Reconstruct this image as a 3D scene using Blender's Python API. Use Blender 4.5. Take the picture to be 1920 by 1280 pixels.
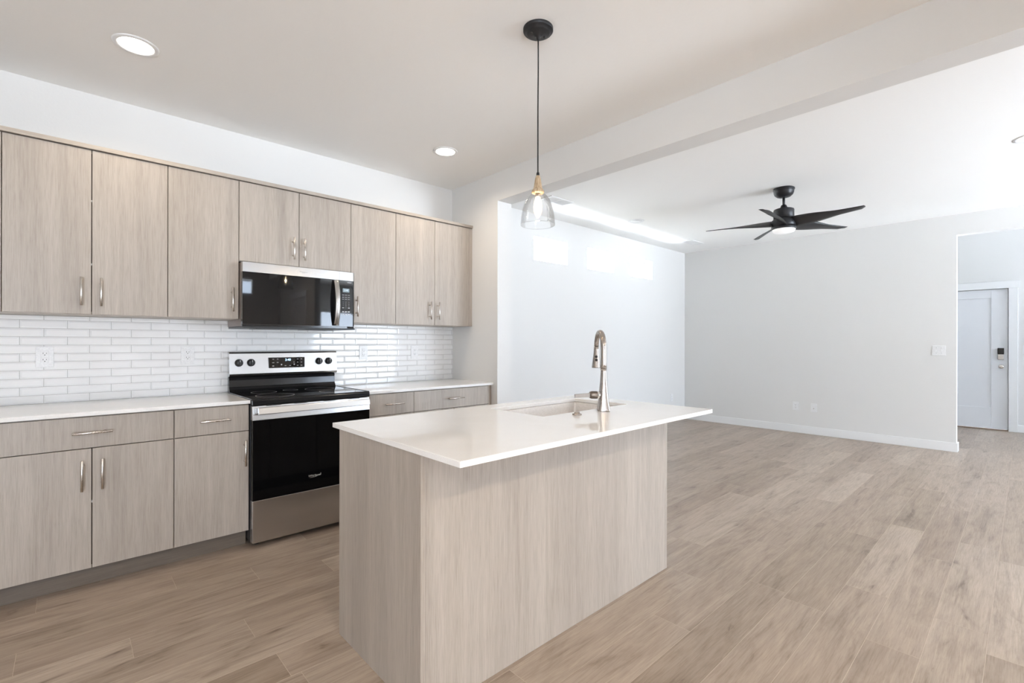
import bpy, bmesh, math, random
from mathutils import Vector, Matrix, Euler
S = bpy.context.scene
for o in list(bpy.data.objects): bpy.data.objects.remove(o)
COL = S.collection
R = math.radians
# ------------------------------------------------------------------ camera, world, exposure
HC = 1.251                      # lens height
FPX = 896.3                     # focal length in pixels of a 1920 wide frame
YAW = 47.139                    # angle between the viewing direction and +X
cam = bpy.data.objects.new('camera', bpy.data.cameras.new('camera')); COL.objects.link(cam)
cam.data.sensor_width = 36; cam.data.sensor_fit = 'HORIZONTAL'
cam.data.lens = 36 * FPX / 1920
cam.data.shift_y = 2.6 / 1920
cam.data.clip_start = .02; cam.data.clip_end = 200
a = R(YAW)
fw = Vector((math.cos(a), math.sin(a), 0)); rt = Vector((math.sin(a), -math.cos(a), 0)); up = Vector((0, 0, 1))
ro = R(-.103)
rt2 = rt * math.cos(ro) - up * math.sin(ro); up2 = up * math.cos(ro) + rt * math.sin(ro)
m = Matrix((rt2, up2, -fw)).transposed().to_4x4(); m.translation = Vector((0, 0, HC))
cam.matrix_world = m
S.camera = cam
S.view_settings.view_transform = 'Standard'; S.view_settings.look = 'None'
S.view_settings.exposure = 0.49; S.view_settings.gamma = 1; S.view_settings.use_curve_mapping = False
W = bpy.data.worlds.new('sky'); S.world = W; W.use_nodes = True
bg = W.node_tree.nodes['Background']; bg.inputs[1].default_value = 16
# overcast sky above the horizon, sunlit pale paving below it
_t = W.node_tree; _c = _t.nodes.new('ShaderNodeTexCoord'); _x = _t.nodes.new('ShaderNodeSeparateXYZ'); _r = _t.nodes.new('ShaderNodeValToRGB'); _m = _t.nodes.new('ShaderNodeMapRange')
_t.links.new(_c.outputs['Generated'], _x.inputs[0]); _t.links.new(_x.outputs['Z'], _m.inputs['Value']); _m.inputs['From Min'].default_value = -1
_t.links.new(_m.outputs['Result'], _r.inputs['Fac']); _t.links.new(_r.outputs['Color'], bg.inputs[0])
_e = _r.color_ramp.elements; _e.new(.38); _e.new(.47)
for _i, (_p, _q) in enumerate(((.22, (3.9, 4.3, 4.8)), (.38, (1.7, 1.9, 2.12)), (.46, (.92, 1.04, 1.18)), (.54, (.56, .67, .82)))): _e[_i].position = _p; _e[_i].color = (*_q, 1)
def portal(name, loc, rot, sx, sy):
    l = bpy.data.lights.new(name, 'AREA'); l.shape = 'RECTANGLE'; l.size = sx; l.size_y = sy
    l.cycles.is_portal = True
    o = bpy.data.objects.new(name, l); COL.objects.link(o); o.location = loc; o.rotation_euler = rot
# daylight enters through the window openings, one of them added for light (portals only guide the sampling of the sky)
# area lights of zero own energy: they are portals
CAN_W, CAN_B, CAN_L, BULB = 3.5, 25, 6, 1.5

# ------------------------------------------------------------------ dimensions (metres)
H = 2.743; XK = 2.7526; YK = 3.832; YL = 3.875; XL = 7.5125; YO = 3.154
YB = -3.4; YB2 = -5.2; XW = -2.4; XD = 9.84; HH = 3.4
# ------------------------------------------------------------------ node helpers
def mat(name, col=(.8, .8, .8), rough=.5, metal=0.0, **k):
    M = bpy.data.materials.new(name); M.use_nodes = True
    b = M.node_tree.nodes['Principled BSDF']
    b.inputs['Base Color'].default_value = (*col, 1); b.inputs['Roughness'].default_value = rough; b.inputs['Metallic'].default_value = metal
    for n, v in k.items(): b.inputs[n.replace('_', ' ')].default_value = v
    return M
def nd(M, t, **k):
    n = M.node_tree.nodes.new(t)
    for a_, v in k.items(): setattr(n, a_, v)
    return n
def lk(M, a_, b_): M.node_tree.links.new(a_, b_)
def bsdf(M): return M.node_tree.nodes['Principled BSDF']
def srgb(*c): return tuple(((v / 255) / 12.92 if v / 255 <= .04045 else ((v / 255 + .055) / 1.055) ** 2.4) for v in c)
def coords(M, scale=(1, 1, 1), src='Object'):
    t = nd(M, 'ShaderNodeTexCoord'); mp = nd(M, 'ShaderNodeMapping'); lk(M, t.outputs[src], mp.inputs['Vector']); mp.inputs['Scale'].default_value = scale
    return mp.outputs['Vector']
def noise(M, vec, scale=5, detail=4, rough=.5, dist=0.0, dim='3D', w=None):
    n = nd(M, 'ShaderNodeTexNoise'); n.noise_dimensions = dim; lk(M, vec, n.inputs['Vector'])
    n.inputs['Scale'].default_value = scale; n.inputs['Detail'].default_value = detail; n.inputs['Roughness'].default_value = rough; n.inputs['Distortion'].default_value = dist
    if w is not None: lk(M, w, n.inputs['W'])
    return n.outputs['Fac']
def ramp(M, fac, stops):
    r = nd(M, 'ShaderNodeValToRGB'); lk(M, fac, r.inputs['Fac']); e = r.color_ramp.elements
    while len(e) < len(stops): e.new(.5)
    for i, (p, c) in enumerate(stops): e[i].position = p; e[i].color = (*c, 1)
    return r.outputs['Color']
def mix(M, a_, b_, fac, mode='MIX'):
    n = nd(M, 'ShaderNodeMix', data_type='RGBA', blend_type=mode)
    for v, s in ((a_, n.inputs[6]), (b_, n.inputs[7]), (fac, n.inputs[0])):
        if hasattr(v, 'is_output'): lk(M, v, s)
        elif isinstance(v, tuple): s.default_value = (*v, 1)
        else: s.default_value = v
    return n.outputs[2]
def math_(M, op, a_, b_=0.0):
    n = nd(M, 'ShaderNodeMath', operation=op)
    for v, s in ((a_, n.inputs[0]), (b_, n.inputs[1])):
        if hasattr(v, 'is_output'): lk(M, v, s)
        else: s.default_value = v
    return n.outputs[0]
def bump(M, h, strength=.2, dist=.002):
    b = nd(M, 'ShaderNodeBump'); b.inputs['Strength'].default_value = strength; b.inputs['Distance'].default_value = dist
    lk(M, h, b.inputs['Height']); lk(M, b.outputs['Normal'], bsdf(M).inputs['Normal'])

# ------------------------------------------------------------------ materials
def plaster(name, col, st=.25, sc=70):
    M = mat(name, col, .75); v = coords(M); f = noise(M, v, sc, 3, .55, .3)
    bump(M, f, st, .0015); return M
M_WALL = plaster('wall_paint', srgb(227, 226, 224))
M_CEIL = plaster('ceiling_paint', srgb(249, 248, 246), .35, 45)
M_TRIM = mat('white_trim_paint', srgb(238, 238, 238), .35)
v = coords(M_TRIM); bump(M_TRIM, noise(M_TRIM, v, 60, 2), .05, .001)
M_DOOR = mat('white_door_paint', srgb(232, 233, 236), .4)
v = coords(M_DOOR); bump(M_DOOR, noise(M_DOOR, v, 90, 2), .06, .001)

def cab_mat(name, horiz=False, dark=1.0):
    M = mat(name, (.5, .4, .35), .42)
    s = (1, 1, .045) if not horiz else (.045, 1, 1)
    v = coords(M, s)
    oi = nd(M, 'ShaderNodeObjectInfo'); w = math_(M, 'MULTIPLY', oi.outputs['Random'], 40.0)
    fine = noise(M, v, 210, 5, .62, .4, '4D', w)
    mid = noise(M, v, 28, 4, .6, .9, '4D', w)
    big = noise(M, v, 6, 3, .5, .5, '4D', w)
    c1 = ramp(M, fine, [(.3, srgb(152 * dark, 141 * dark, 131 * dark)), (.52, srgb(179 * dark, 170 * dark, 159 * dark)), (.75, srgb(194 * dark, 185 * dark, 175 * dark))])
    c2 = ramp(M, mid, [(.3, srgb(162 * dark, 152 * dark, 141 * dark)), (.7, srgb(190 * dark, 181 * dark, 171 * dark))])
    c = mix(M, c1, c2, .5)
    c3 = ramp(M, big, [(.3, (.86, .85, .85)), (.7, (1.06, 1.06, 1.06))])
    c = mix(M, c, c3, 1.0, 'MULTIPLY')
    lk(M, c, bsdf(M).inputs['Base Color'])
    bump(M, fine, .12, .0006)
    return M
M_CAB = cab_mat('ash_grey_laminate'); M_CABH = cab_mat('ash_grey_laminate_horizontal', True)
M_GAP = mat('door_gap_shade', (.03, .025, .02), .7)  # near-black stand-in for the shade seen through gaps between doors
v = coords(M_GAP); bump(M_GAP, noise(M_GAP, v, 100, 2), .05, .0005)
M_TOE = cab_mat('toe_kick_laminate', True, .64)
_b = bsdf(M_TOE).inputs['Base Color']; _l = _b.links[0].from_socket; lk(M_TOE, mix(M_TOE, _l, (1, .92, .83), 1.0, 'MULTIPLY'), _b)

def quartz():
    M = mat('white_quartz', srgb(236, 234, 231), .035); v = coords(M)
    f = noise(M, v, 260, 3, .6); g = noise(M, v, 3, 4, .6, 1.0)
    c = ramp(M, f, [(.28, srgb(232, 230, 227)), (.4, srgb(244, 243, 241)), (.7, srgb(247, 246, 245))])
    c = mix(M, c, ramp(M, g, [(.35, (.97, .965, .96)), (.65, (1, 1, 1))]), 1.0, 'MULTIPLY')
    lk(M, c, bsdf(M).inputs['Base Color']); return M
M_QTZ = quartz()
M_TILE = mat('glazed_white_tile', srgb(232, 232, 230), .06); v = coords(M_TILE)
lk(M_TILE, ramp(M_TILE, noise(M_TILE, v, 4, 2), [(.3, srgb(239, 239, 238)), (.7, srgb(246, 246, 246))]), bsdf(M_TILE).inputs['Base Color'])
bump(M_TILE, noise(M_TILE, coords(M_TILE, (1, 1, 4)), 14, 2), .05, .002)
M_GROUT = mat('grey_grout', srgb(188, 187, 184), .85); v = coords(M_GROUT); bump(M_GROUT, noise(M_GROUT, v, 300, 2), .2, .0005)

def steel(name, col=(.52, .51, .50), rough=.24, axis='x', amt=.03):
    M = mat(name, col, rough, 1.0)
    s = {'x': (1, 60, 60), 'z': (60, 60, 1)}[axis]
    v = coords(M, s); f = noise(M, v, 9, 3, .6)
    r = ramp(M, f, [(.3, (rough * .88,) * 3), (.7, (rough * 1.14,) * 3)]); lk(M, r, bsdf(M).inputs['Roughness'])
    bump(M, f, amt, .0004); bsdf(M).inputs['Anisotropic'].default_value = .5
    return M
M_STEEL = steel('brushed_steel'); M_STEELZ = steel('brushed_steel_vertical', axis='z')
M_NICK = steel('brushed_nickel', (.60, .56, .52), .26, 'z', .05)
M_FAUC = steel('satin_nickel_faucet', (.43, .39, .36), .26, 'z', .04)
def noisy(name, col, rough, metal=0.0, amt=.03, sc=120, **k):
    M = mat(name, col, rough, metal, **k); v = coords(M); f = noise(M, v, sc, 2)
    lk(M, ramp(M, f, [(.3, tuple(c * .93 for c in col)), (.7, tuple(min(1, c * 1.05) for c in col))]), bsdf(M).inputs['Base Color'])
    bump(M, f, amt, .0005); return M
M_BGLASS = noisy('black_glass', (.006, .006, .007), .03, amt=0.003, sc=10, Specular_IOR_Level=.5)
M_OGLASS = noisy('oven_glass', (.003, .003, .0035), .05, amt=.003, sc=10, Specular_IOR_Level=.2)
M_BENAM = noisy('black_enamel', (.012, .012, .013), .16, amt=.01)
M_BPLAS = noisy('black_plastic', (.015, .015, .016), .4)
M_DSIDE = noisy('dark_side_panel', (.025, .024, .024), .35)
M_WPLAS = noisy('white_plastic', srgb(236, 236, 236), .35)
M_SLOT = noisy('dark_slot', (.05, .05, .05), .6)
M_PRINT = noisy('printed_grey', (.42, .42, .42), .5)
M_LOGO = noisy('silver_print', (.55, .54, .5), .35, .6)
M_SINK = noisy('white_composite_sink', srgb(226, 222, 219), .28)
M_FAN = noisy('matte_black_metal', (.022, .022, .025), .42, .3)
M_BLADE = noisy('charcoal_blade', (.03, .03, .033), .45)
M_CORD = noisy('black_cord', (.01, .01, .01), .6)
M_WOODL = mat('pale_turned_wood', srgb(196, 170, 138), .5); v = coords(M_WOODL, (1, 1, .1))
lk(M_WOODL, ramp(M_WOODL, noise(M_WOODL, v, 160, 4, .6, .5), [(.3, srgb(150, 124, 94)), (.7, srgb(208, 186, 156))]), bsdf(M_WOODL).inputs['Base Color'])
M_THRESH = mat('brown_threshold', srgb(140, 118, 100), .5); v = coords(M_THRESH, (1, .1, 1))
lk(M_THRESH, ramp(M_THRESH, noise(M_THRESH, v, 60, 3), [(.3, srgb(120, 100, 84)), (.7, srgb(160, 138, 120))]), bsdf(M_THRESH).inputs['Base Color'])
def emis(name, col, st, base=.8):
    M = mat(name, (base,) * 3, .3 if base < .5 else .5); b = bsdf(M); b.inputs['Emission Color'].default_value = (*col, 1); b.inputs['Emission Strength'].default_value = st
    v = coords(M); lk(M, ramp(M, noise(M, v, 20, 1), [(0, tuple(c * .98 for c in col)), (1, col)]), b.inputs['Emission Color']); return M
M_LED = emis('led_panel_warm', (1, .90, .78), 9); M_LEDL = emis('led_panel_neutral', (1, .97, .93), 4)
M_FIL = emis('filament_glow', (1, .78, .5), 60); M_DISP = emis('blue_display_digits', (.45, .75, 1), 2.2, .02); M_LCD = emis('lcd_panel', (.30, .42, .48), .45, .02)
M_FANL = emis('frosted_fan_lens', (1, 1, 1), .35)
def glass(name, tint=(1, 1, 1), rough=0.0, wav=0.0, k=.75):
    M = bpy.data.materials.new(name); M.use_nodes = True; t = M.node_tree; t.nodes.clear()
    out = nd(M, 'ShaderNodeOutputMaterial'); tr = nd(M, 'ShaderNodeBsdfTransparent'); gl = nd(M, 'ShaderNodeBsdfGlossy'); mx = nd(M, 'ShaderNodeMixShader'); lw = nd(M, 'ShaderNodeLayerWeight')
    tr.inputs[0].default_value = (*tint, 1); gl.inputs['Roughness'].default_value = rough; lw.inputs['Blend'].default_value = .25
    mul = math_(M, 'MULTIPLY', lw.outputs['Fresnel'], k)
    if wav:
        v = coords(M, (1, 1, .5)); b = nd(M, 'ShaderNodeBump'); b.inputs['Strength'].default_value = wav; b.inputs['Distance'].default_value = .01
        lk(M, noise(M, v, 22, 2, .5, 1.5), b.inputs['Height']); lk(M, b.outputs['Normal'], gl.inputs['Normal']); lk(M, b.outputs['Normal'], lw.inputs['Normal'])
    lk(M, mul, mx.inputs['Fac']); lk(M, tr.outputs[0], mx.inputs[1]); lk(M, gl.outputs[0], mx.inputs[2]); lk(M, mx.outputs[0], out.inputs['Surface'])
    return M
M_PANE = glass('window_glass'); M_SHADE = glass('clear_seeded_glass', (.992, .992, .99), .02, .35, .5); M_BULB = glass('bulb_glass', (1, .95, .88))
_o = M_BULB.node_tree.nodes['Material Output']; _s = _o.inputs['Surface'].links[0].from_socket; _a = nd(M_BULB, 'ShaderNodeAddShader'); _em = nd(M_BULB, 'ShaderNodeEmission')
_em.inputs[0].default_value = (1, .84, .62, 1); _em.inputs[1].default_value = .55; lk(M_BULB, _s, _a.inputs[0]); lk(M_BULB, _em.outputs[0], _a.inputs[1]); lk(M_BULB, _a.outputs[0], _o.inputs['Surface'])

def floor_mat():
    M = mat('oak_vinyl_plank', (.4, .3, .25), .36)
    at = nd(M, 'ShaderNodeAttribute'); at.attribute_name = 'plank'
    w = math_(M, 'MULTIPLY', at.outputs['Fac'], 57.0)
    v1 = coords(M, (.045, 1, 1)); v2 = coords(M, (.075, 1, 1)); v3 = coords(M, (.3, 1, 1))
    fine = noise(M, v1, 190, 5, .65, .5, '4D', w)
    cath = noise(M, v2, 24, 5, .62, 1.3, '4D', w)
    kn = noise(M, v3, 6.5, 4, .6, 1.6, '4D', w)
    tone = ramp(M, at.outputs['Fac'], [(0, srgb(146, 130, 114)), (.25, srgb(167, 151, 136)), (.5, srgb(157, 141, 126)), (.75, srgb(175, 160, 145)), (1, srgb(150, 133, 118))])
    c1 = ramp(M, fine, [(.28, (.72, .69, .66)), (.5, (.97, .97, .97)), (.72, (1.13, 1.13, 1.14))])
    c2 = ramp(M, cath, [(.28, (.58, .55, .52)), (.42, (.90, .88, .87)), (.6, (1.06, 1.06, 1.06)), (.78, (1.22, 1.22, 1.21))])
    c3 = ramp(M, kn, [(.28, (.38, .34, .31)), (.36, (.82, .80, .78)), (.5, (1, 1, 1)), (.9, (1.06, 1.06, 1.06))])
    c = mix(M, tone, c1, .8, 'MULTIPLY'); c = mix(M, c, c2, .9, 'MULTIPLY'); c = mix(M, c, c3, .9, 'MULTIPLY')
    lk(M, c, bsdf(M).inputs['Base Color'])
    rr = ramp(M, fine, [(.2, (.42,) * 3), (.8, (.29,) * 3)]); lk(M, rr, bsdf(M).inputs['Roughness'])
    bump(M, fine, .15, .0006); return M
M_FLOOR = floor_mat()
M_SEAM = noisy('plank_bevel', srgb(186, 170, 154), .5)

# ------------------------------------------------------------------ mesh builder (verts in world metres, shifted to the root)
class MB:
    def __init__(s): s.bm = bmesh.new(); s.mi = 0
    def _fin(s, fs):
        for f in fs: f.material_index = s.mi
    def box(s, x0, x1, y0, y1, z0, z1, bev=0.0, seg=2, M=None):
        b = bmesh.new()
        vs = [b.verts.new((x, y, z)) for x in (x0, x1) for y in (y0, y1) for z in (z0, z1)]
        for f in ((0, 1, 3, 2), (4, 6, 7, 5), (0, 4, 5, 1), (2, 3, 7, 6), (0, 2, 6, 4), (1, 5, 7, 3)): b.faces.new([vs[i] for i in f])
        if bev: bmesh.ops.bevel(b, geom=list(b.edges), offset=bev, segments=seg, affect='EDGES', profile=.5)
        return s.add(b, M)
    def add(s, b, M=None):
        if M is not None: bmesh.ops.transform(b, matrix=M, verts=b.verts)
        bmesh.ops.recalc_face_normals(b, faces=b.faces)
        mp = {v: s.bm.verts.new(v.co) for v in b.verts}
        for f in b.faces:
            try:
                g = s.bm.faces.new([mp[v] for v in f.verts]); g.material_index = s.mi; g.smooth = f.smooth
            except ValueError: pass
        b.free(); return s
    def loft(s, rings, closed=True, caps=True, smooth=True, M=None):
        b = bmesh.new(); rv = [[b.verts.new(p) for p in r] for r in rings]
        n = len(rv[0])
        for r0, r1 in zip(rv, rv[1:]):
            for i in range(n if closed else n - 1):
                j = (i + 1) % n; f = b.faces.new((r0[i], r0[j], r1[j], r1[i])); f.smooth = smooth
        if caps and closed: b.faces.new(rv[0]); b.faces.new(rv[-1][::-1])
        return s.add(b, M)
    def lathe(s, prof, c=(0, 0, 0), n=40, axis='z', caps=True, M=None):
        rings = []
        for r, h in prof:
            ring = []
            for i in range(n):
                t = 2 * math.pi * i / n; u, w = r * math.cos(t), r * math.sin(t)
                p = {'z': (u, w, h), 'y': (u, h, w), 'x': (h, u, w)}[axis]
                ring.append((c[0] + p[0], c[1] + p[1], c[2] + p[2]))
            rings.append(ring)
        return s.loft(rings, caps=caps, M=M)
    def tube(s, pts, r, n=16, caps=True):
        pts = [Vector(p) for p in pts]; rr = r if isinstance(r, (list, tuple)) else [r] * len(pts)
        rings = []; ref = None
        for i, p in enumerate(pts):
            d = (pts[min(i + 1, len(pts) - 1)] - pts[max(i - 1, 0)]).normalized()
            if ref is None: ref = Vector((0, 0, 1)) if abs(d.z) < .9 else Vector((1, 0, 0))
            u = (ref - d * ref.dot(d)).normalized(); w = d.cross(u); ref = u
            rings.append([tuple(p + (u * math.cos(2 * math.pi * k / n) + w * math.sin(2 * math.pi * k / n)) * rr[i]) for k in range(n)])
        return s.loft(rings, caps=caps)
    def build(s, name, ms, parent=None, autosmooth=False):
        me = bpy.data.meshes.new(name)
        off = Vector((0, 0, 0))
        if parent is not None:
            p = parent
            while p is not None: off += p.location; p = p.parent
        bmesh.ops.translate(s.bm, verts=s.bm.verts, vec=-off)
        s.bm.to_mesh(me); s.bm.free()
        for mm in (ms if isinstance(ms, (list, tuple)) else [ms]): me.materials.append(mm)
        o = bpy.data.objects.new(name, me); COL.objects.link(o)
        if parent is not None: o.parent = parent
        return o
def bx(name, ms, parent, *a_, bev=0.0, seg=2): return MB().box(*a_, bev=bev, seg=seg).build(name, ms, parent)
def cut_hole_wall(name, ms, u0, u1, z0, z1, holes, t0, t1, ax='y', parent=None):
    """wall slab spanning u (x or y) and z, thickness t0..t1 along ax, with rectangular holes (hu0,hu1,hz0,hz1)"""
    us = sorted({u0, u1, *[h[0] for h in holes], *[h[1] for h in holes]}); zs = sorted({z0, z1, *[h[2] for h in holes], *[h[3] for h in holes]})
    def solid(i, j):
        if not (0 <= i < len(us) - 1 and 0 <= j < len(zs) - 1): return False
        uc, zc = (us[i] + us[i + 1]) / 2, (zs[j] + zs[j + 1]) / 2
        return not any(h[0] < uc < h[1] and h[2] < zc < h[3] for h in holes)
    b = bmesh.new(); cache = {}
    def V(u, t, z):
        k = (round(u, 5), round(t, 5), round(z, 5))
        if k not in cache: cache[k] = b.verts.new((u, t, z) if ax == 'y' else (t, u, z))
        return cache[k]
    for i in range(len(us) - 1):
        for j in range(len(zs) - 1):
            if not solid(i, j): continue
            A, B, C_, D = us[i], us[i + 1], zs[j], zs[j + 1]
            for t in (t0, t1): b.faces.new([V(A, t, C_), V(B, t, C_), V(B, t, D), V(A, t, D)])
            for (di, dj, P, Q) in ((-1, 0, (A, C_), (A, D)), (1, 0, (B, C_), (B, D)), (0, -1, (A, C_), (B, C_)), (0, 1, (A, D), (B, D))):
                if not solid(i + di, j + dj): b.faces.new([V(P[0], t0, P[1]), V(Q[0], t0, Q[1]), V(Q[0], t1, Q[1]), V(P[0], t1, P[1])])
    mb = MB(); mb.add(b); return mb.build(name, ms, parent)
def st(o): o['kind'] = 'structure'; return o
def empty(name, loc, label, cat, group=None):
    o = bpy.data.objects.new(name, None); COL.objects.link(o); o.location = loc; o.empty_display_size = .1
    return tag(o, label, cat, group)
def tag(o, label, cat, group=None):
    o['label'] = label; o['category'] = cat
    if group: o['group'] = group
    return o
def text_mesh(txt, size, name, m_, parent, origin, xdir, ydir, align='CENTER', ext=.0004, shear=0.0):
    cu = bpy.data.curves.new('t', 'FONT'); cu.body = txt; cu.size = size; cu.align_x = align; cu.align_y = 'CENTER'; cu.extrude = ext; cu.shear = shear
    o = bpy.data.objects.new('t', cu); COL.objects.link(o); dg = bpy.context.evaluated_depsgraph_get(); dg.update()
    me = bpy.data.meshes.new_from_object(o.evaluated_get(dg)); bpy.data.objects.remove(o)
    xd, yd = Vector(xdir), Vector(ydir); zd = xd.cross(yd); mt = Matrix((xd, yd, zd)).transposed().to_4x4(); mt.translation = Vector(origin)
    me.transform(mt)
    return me
def add_text(mb, *a_, **k):
    me = text_mesh(*a_, **k); b = bmesh.new(); b.from_mesh(me); mb.add(b); bpy.data.meshes.remove(me)

# ------------------------------------------------------------------ SETTING
# floor: planks run along x
def build_floor():
    random.seed(11); w, y0, L = .1765, 3.288, 1.22
    known = {-1: -.11, -2: .405, -3: .743, -4: -.152, -5: .192, -6: .583, -8: .615, -11: 2.877, -13: 3.2, -14: 3.859, -16: 4.18, -17: 3.70}
    b = bmesh.new(); pl = []; g = .0009
    k = -38
    k = -50
    while y0 + k * w < YL + .3:
        ya, yb = y0 + k * w, y0 + (k + 1) * w
        off = known.get(k, random.uniform(0, L)); x = off - L * math.ceil((off + 2.6) / L)
        while x < XD + .3:
            vs = [b.verts.new(p) for p in ((x + g, ya + g, 0), (x + L - g, ya + g, 0), (x + L - g, yb - g, 0), (x + g, yb - g, 0))]
            lo = [b.verts.new(p) for p in ((x - g, ya - g, -.0008), (x + L + g, ya - g, -.0008), (x + L + g, yb + g, -.0008), (x - g, yb + g, -.0008))]
            r = random.random()
            f = b.faces.new(vs); f.material_index = 0; pl.append((f, r))
            for i in range(4):
                q = b.faces.new((lo[i], lo[(i + 1) % 4], vs[(i + 1) % 4], vs[i])); q.material_index = 1; pl.append((q, r))
            x += L
        k += 1
    x0, x1, ya, yb = -2.7, XD + .4, YB2 - .3, YL + .4
    vs = [b.verts.new(p) for p in ((x0, ya, -.12), (x1, ya, -.12), (x1, yb, -.12), (x0, yb, -.12))]; f = b.faces.new(vs[::-1]); f.material_index = 1
    b.faces.index_update(); vals = {f.index: r for f, r in pl}
    me = bpy.data.meshes.new('floor'); b.to_mesh(me); n = len(b.faces); b.free()
    me.materials.append(M_FLOOR); me.materials.append(M_SEAM)
    at = me.attributes.new('plank', 'FLOAT', 'FACE')
    for i in range(n): at.data[i].value = vals.get(i, 0)
    o = bpy.data.objects.new('floor', me); COL.objects.link(o); return st(o)
build_floor()
T = .15
st(bx('ceiling', M_CEIL, None, XW - .2, XL + .12, YB2 - .2, YL + .3, H, H + .12))
st(bx('ceiling_entry', M_CEIL, None, XL, XD + .3, YB - .2, 3.2, HH, HH + .12))
# kitchen wall behind the cabinets
st(bx('wall_kitchen', M_WALL, None, XW - .2, XK + .01, YK, YK + .2, -.02, H))
# stub wall ending beside the counter run, beam over the wide opening
st(bx('wall_divider', M_WALL, None, XK, XK + .165, YO, YL + .1, -.02, H))
st(bx('wall_beam', M_WALL, None, XK, XK + .165, YB + .001, YO, 2.4954, H))
WIN = [(3.938, 4.532), (4.928, 5.51), (5.913, 6.502)]; ZW0, ZW1 = 2.213, 2.487
st(cut_hole_wall('wall_living_far', M_WALL, XK + .165, XL + .12, -.02, H, [(a_, b_, ZW0, ZW1) for a_, b_ in WIN], YL, YL + .2))
st(cut_hole_wall('wall_living_right', M_WALL, YB2 - .2, YL + .1, -.02, HH, [(-.80, .555, -.03, 2.507)], XL, XL + .12, 'x'))
SL = (4.75, 7.2, 0.0, 2.08); TR = (1.80, 2.38, 2.19, 2.46); FILL_WIN = (-2.3, -.9, .05, 2.15)
st(cut_hole_wall('wall_back', M_WALL, XW - .2, 3.0, -.02, H, [TR, FILL_WIN], YB - .2, YB))
st(cut_hole_wall('wall_living_back', M_WALL, 3.12, XL, -.02, H, [SL], YB2 - .2, YB2))
st(cut_hole_wall('wall_left', M_WALL, YB, YK + .1, -.02, H, [], XW - .2, XW, 'x'))
st(bx('wall_pantry', M_WALL, None, 3.0, 3.12, YB2 - .2, -1.1, -.02, H))
st(cut_hole_wall('wall_entry', M_WALL, YB, 3.1, -.02, HH, [(.18, 1.10, 0, 2.045)], XD, XD + .16, 'x'))
st(cut_hole_wall('wall_hall_far', M_WALL, XL + .12, XD + .16, -.02, HH, [], 2.6, 2.75))
st(cut_hole_wall('wall_hall_near', M_WALL, XL + .12, XD + .16, -.02, HH, [(7.9, 9.5, .9, 2.45)], YB - .2, YB))

M_SIDING = mat('cream_siding', srgb(236, 230, 214), .8); v = coords(M_SIDING, (.2, 1, 12)); bump(M_SIDING, noise(M_SIDING, v, 6, 2), .2, .004)
st(bx('wall_neighbour', M_SIDING, None, 0, 15, 7.6, 7.8, -.1, 4.8))  # pale neighbour wall, put in to cut daylight through the high windows
def window(n, ax, u0, u1, z0, z1, t_glass, tin, mull=0, sash=.035):
    """vinyl frame set at depth t_glass, glass pane and muntins are children"""
    mb = MB(); d = .05
    def B(a0, a1, t0, t1, c0, c1, bev=.004):
        if t0 > t1: t0, t1 = t1, t0
        (mb.box(a0, a1, t0, t1, c0, c1, bev) if ax == 'y' else mb.box(t0, t1, a0, a1, c0, c1, bev))
    g0, g1 = t_glass - d / 2, t_glass + d / 2
    B(u0, u1, g0, g1, z0, z0 + sash); B(u0, u1, g0, g1, z1 - sash, z1); B(u0, u0 + sash, g0, g1, z0 + sash, z1 - sash); B(u1 - sash, u1, g0, g1, z0 + sash, z1 - sash)
    for k in range(mull): c = u0 + (u1 - u0) * (k + 1) / (mull + 1); B(c - .03, c + .03, g0, g1, z0 + sash, z1 - sash)
    f = st(mb.build('window_%d' % n, M_TRIM))
    f.name = 'window_%d' % n
    mb = MB()
    if ax == 'y': mb.box(u0 + sash, u1 - sash, t_glass - .003, t_glass + .003, z0 + sash, z1 - sash)
    else: mb.box(t_glass - .003, t_glass + .003, u0 + sash, u1 - sash, z0 + sash, z1 - sash)
    mb.build('window_pane', M_PANE, f)
for i, (a_, b_) in enumerate(WIN):
    window(i + 1, 'y', a_, b_, ZW0, ZW1, YL + .165, 0, 0, .022)
    portal('daylight_portal', ((a_ + b_) / 2, YL + .21, (ZW0 + ZW1) / 2), (R(-90), 0, 0), b_ - a_, ZW1 - ZW0)
window(4, 'y', SL[0], SL[1], .0, SL[3], YB2 - .1, 0, 1, .06)
portal('daylight_portal', ((SL[0] + SL[1]) / 2, YB2 - .21, 1.04), (R(90), 0, 0), 2.45, 2.08)
window(5, 'y', TR[0], TR[1], TR[2], TR[3], YB - .165, 0, 0, .022)
portal('daylight_portal', ((TR[0] + TR[1]) / 2, YB - .21, 2.32), (R(90), 0, 0), TR[1] - TR[0], .27)
window(6, 'y', 7.9, 9.5, .9, 2.45, YB - .1, 0, 1, .05)
portal('daylight_portal', (8.7, YB - .21, 1.675), (R(90), 0, 0), 1.6, 1.55)

window(7, 'y', *FILL_WIN, YB - .1, 0, 0, .05)  # unseen window added in the back wall to light the kitchen
portal('daylight_portal', ((FILL_WIN[0] + FILL_WIN[1]) / 2, YB - .21, 1.1), (R(90), 0, 0), 1.4, 2.1)

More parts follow.
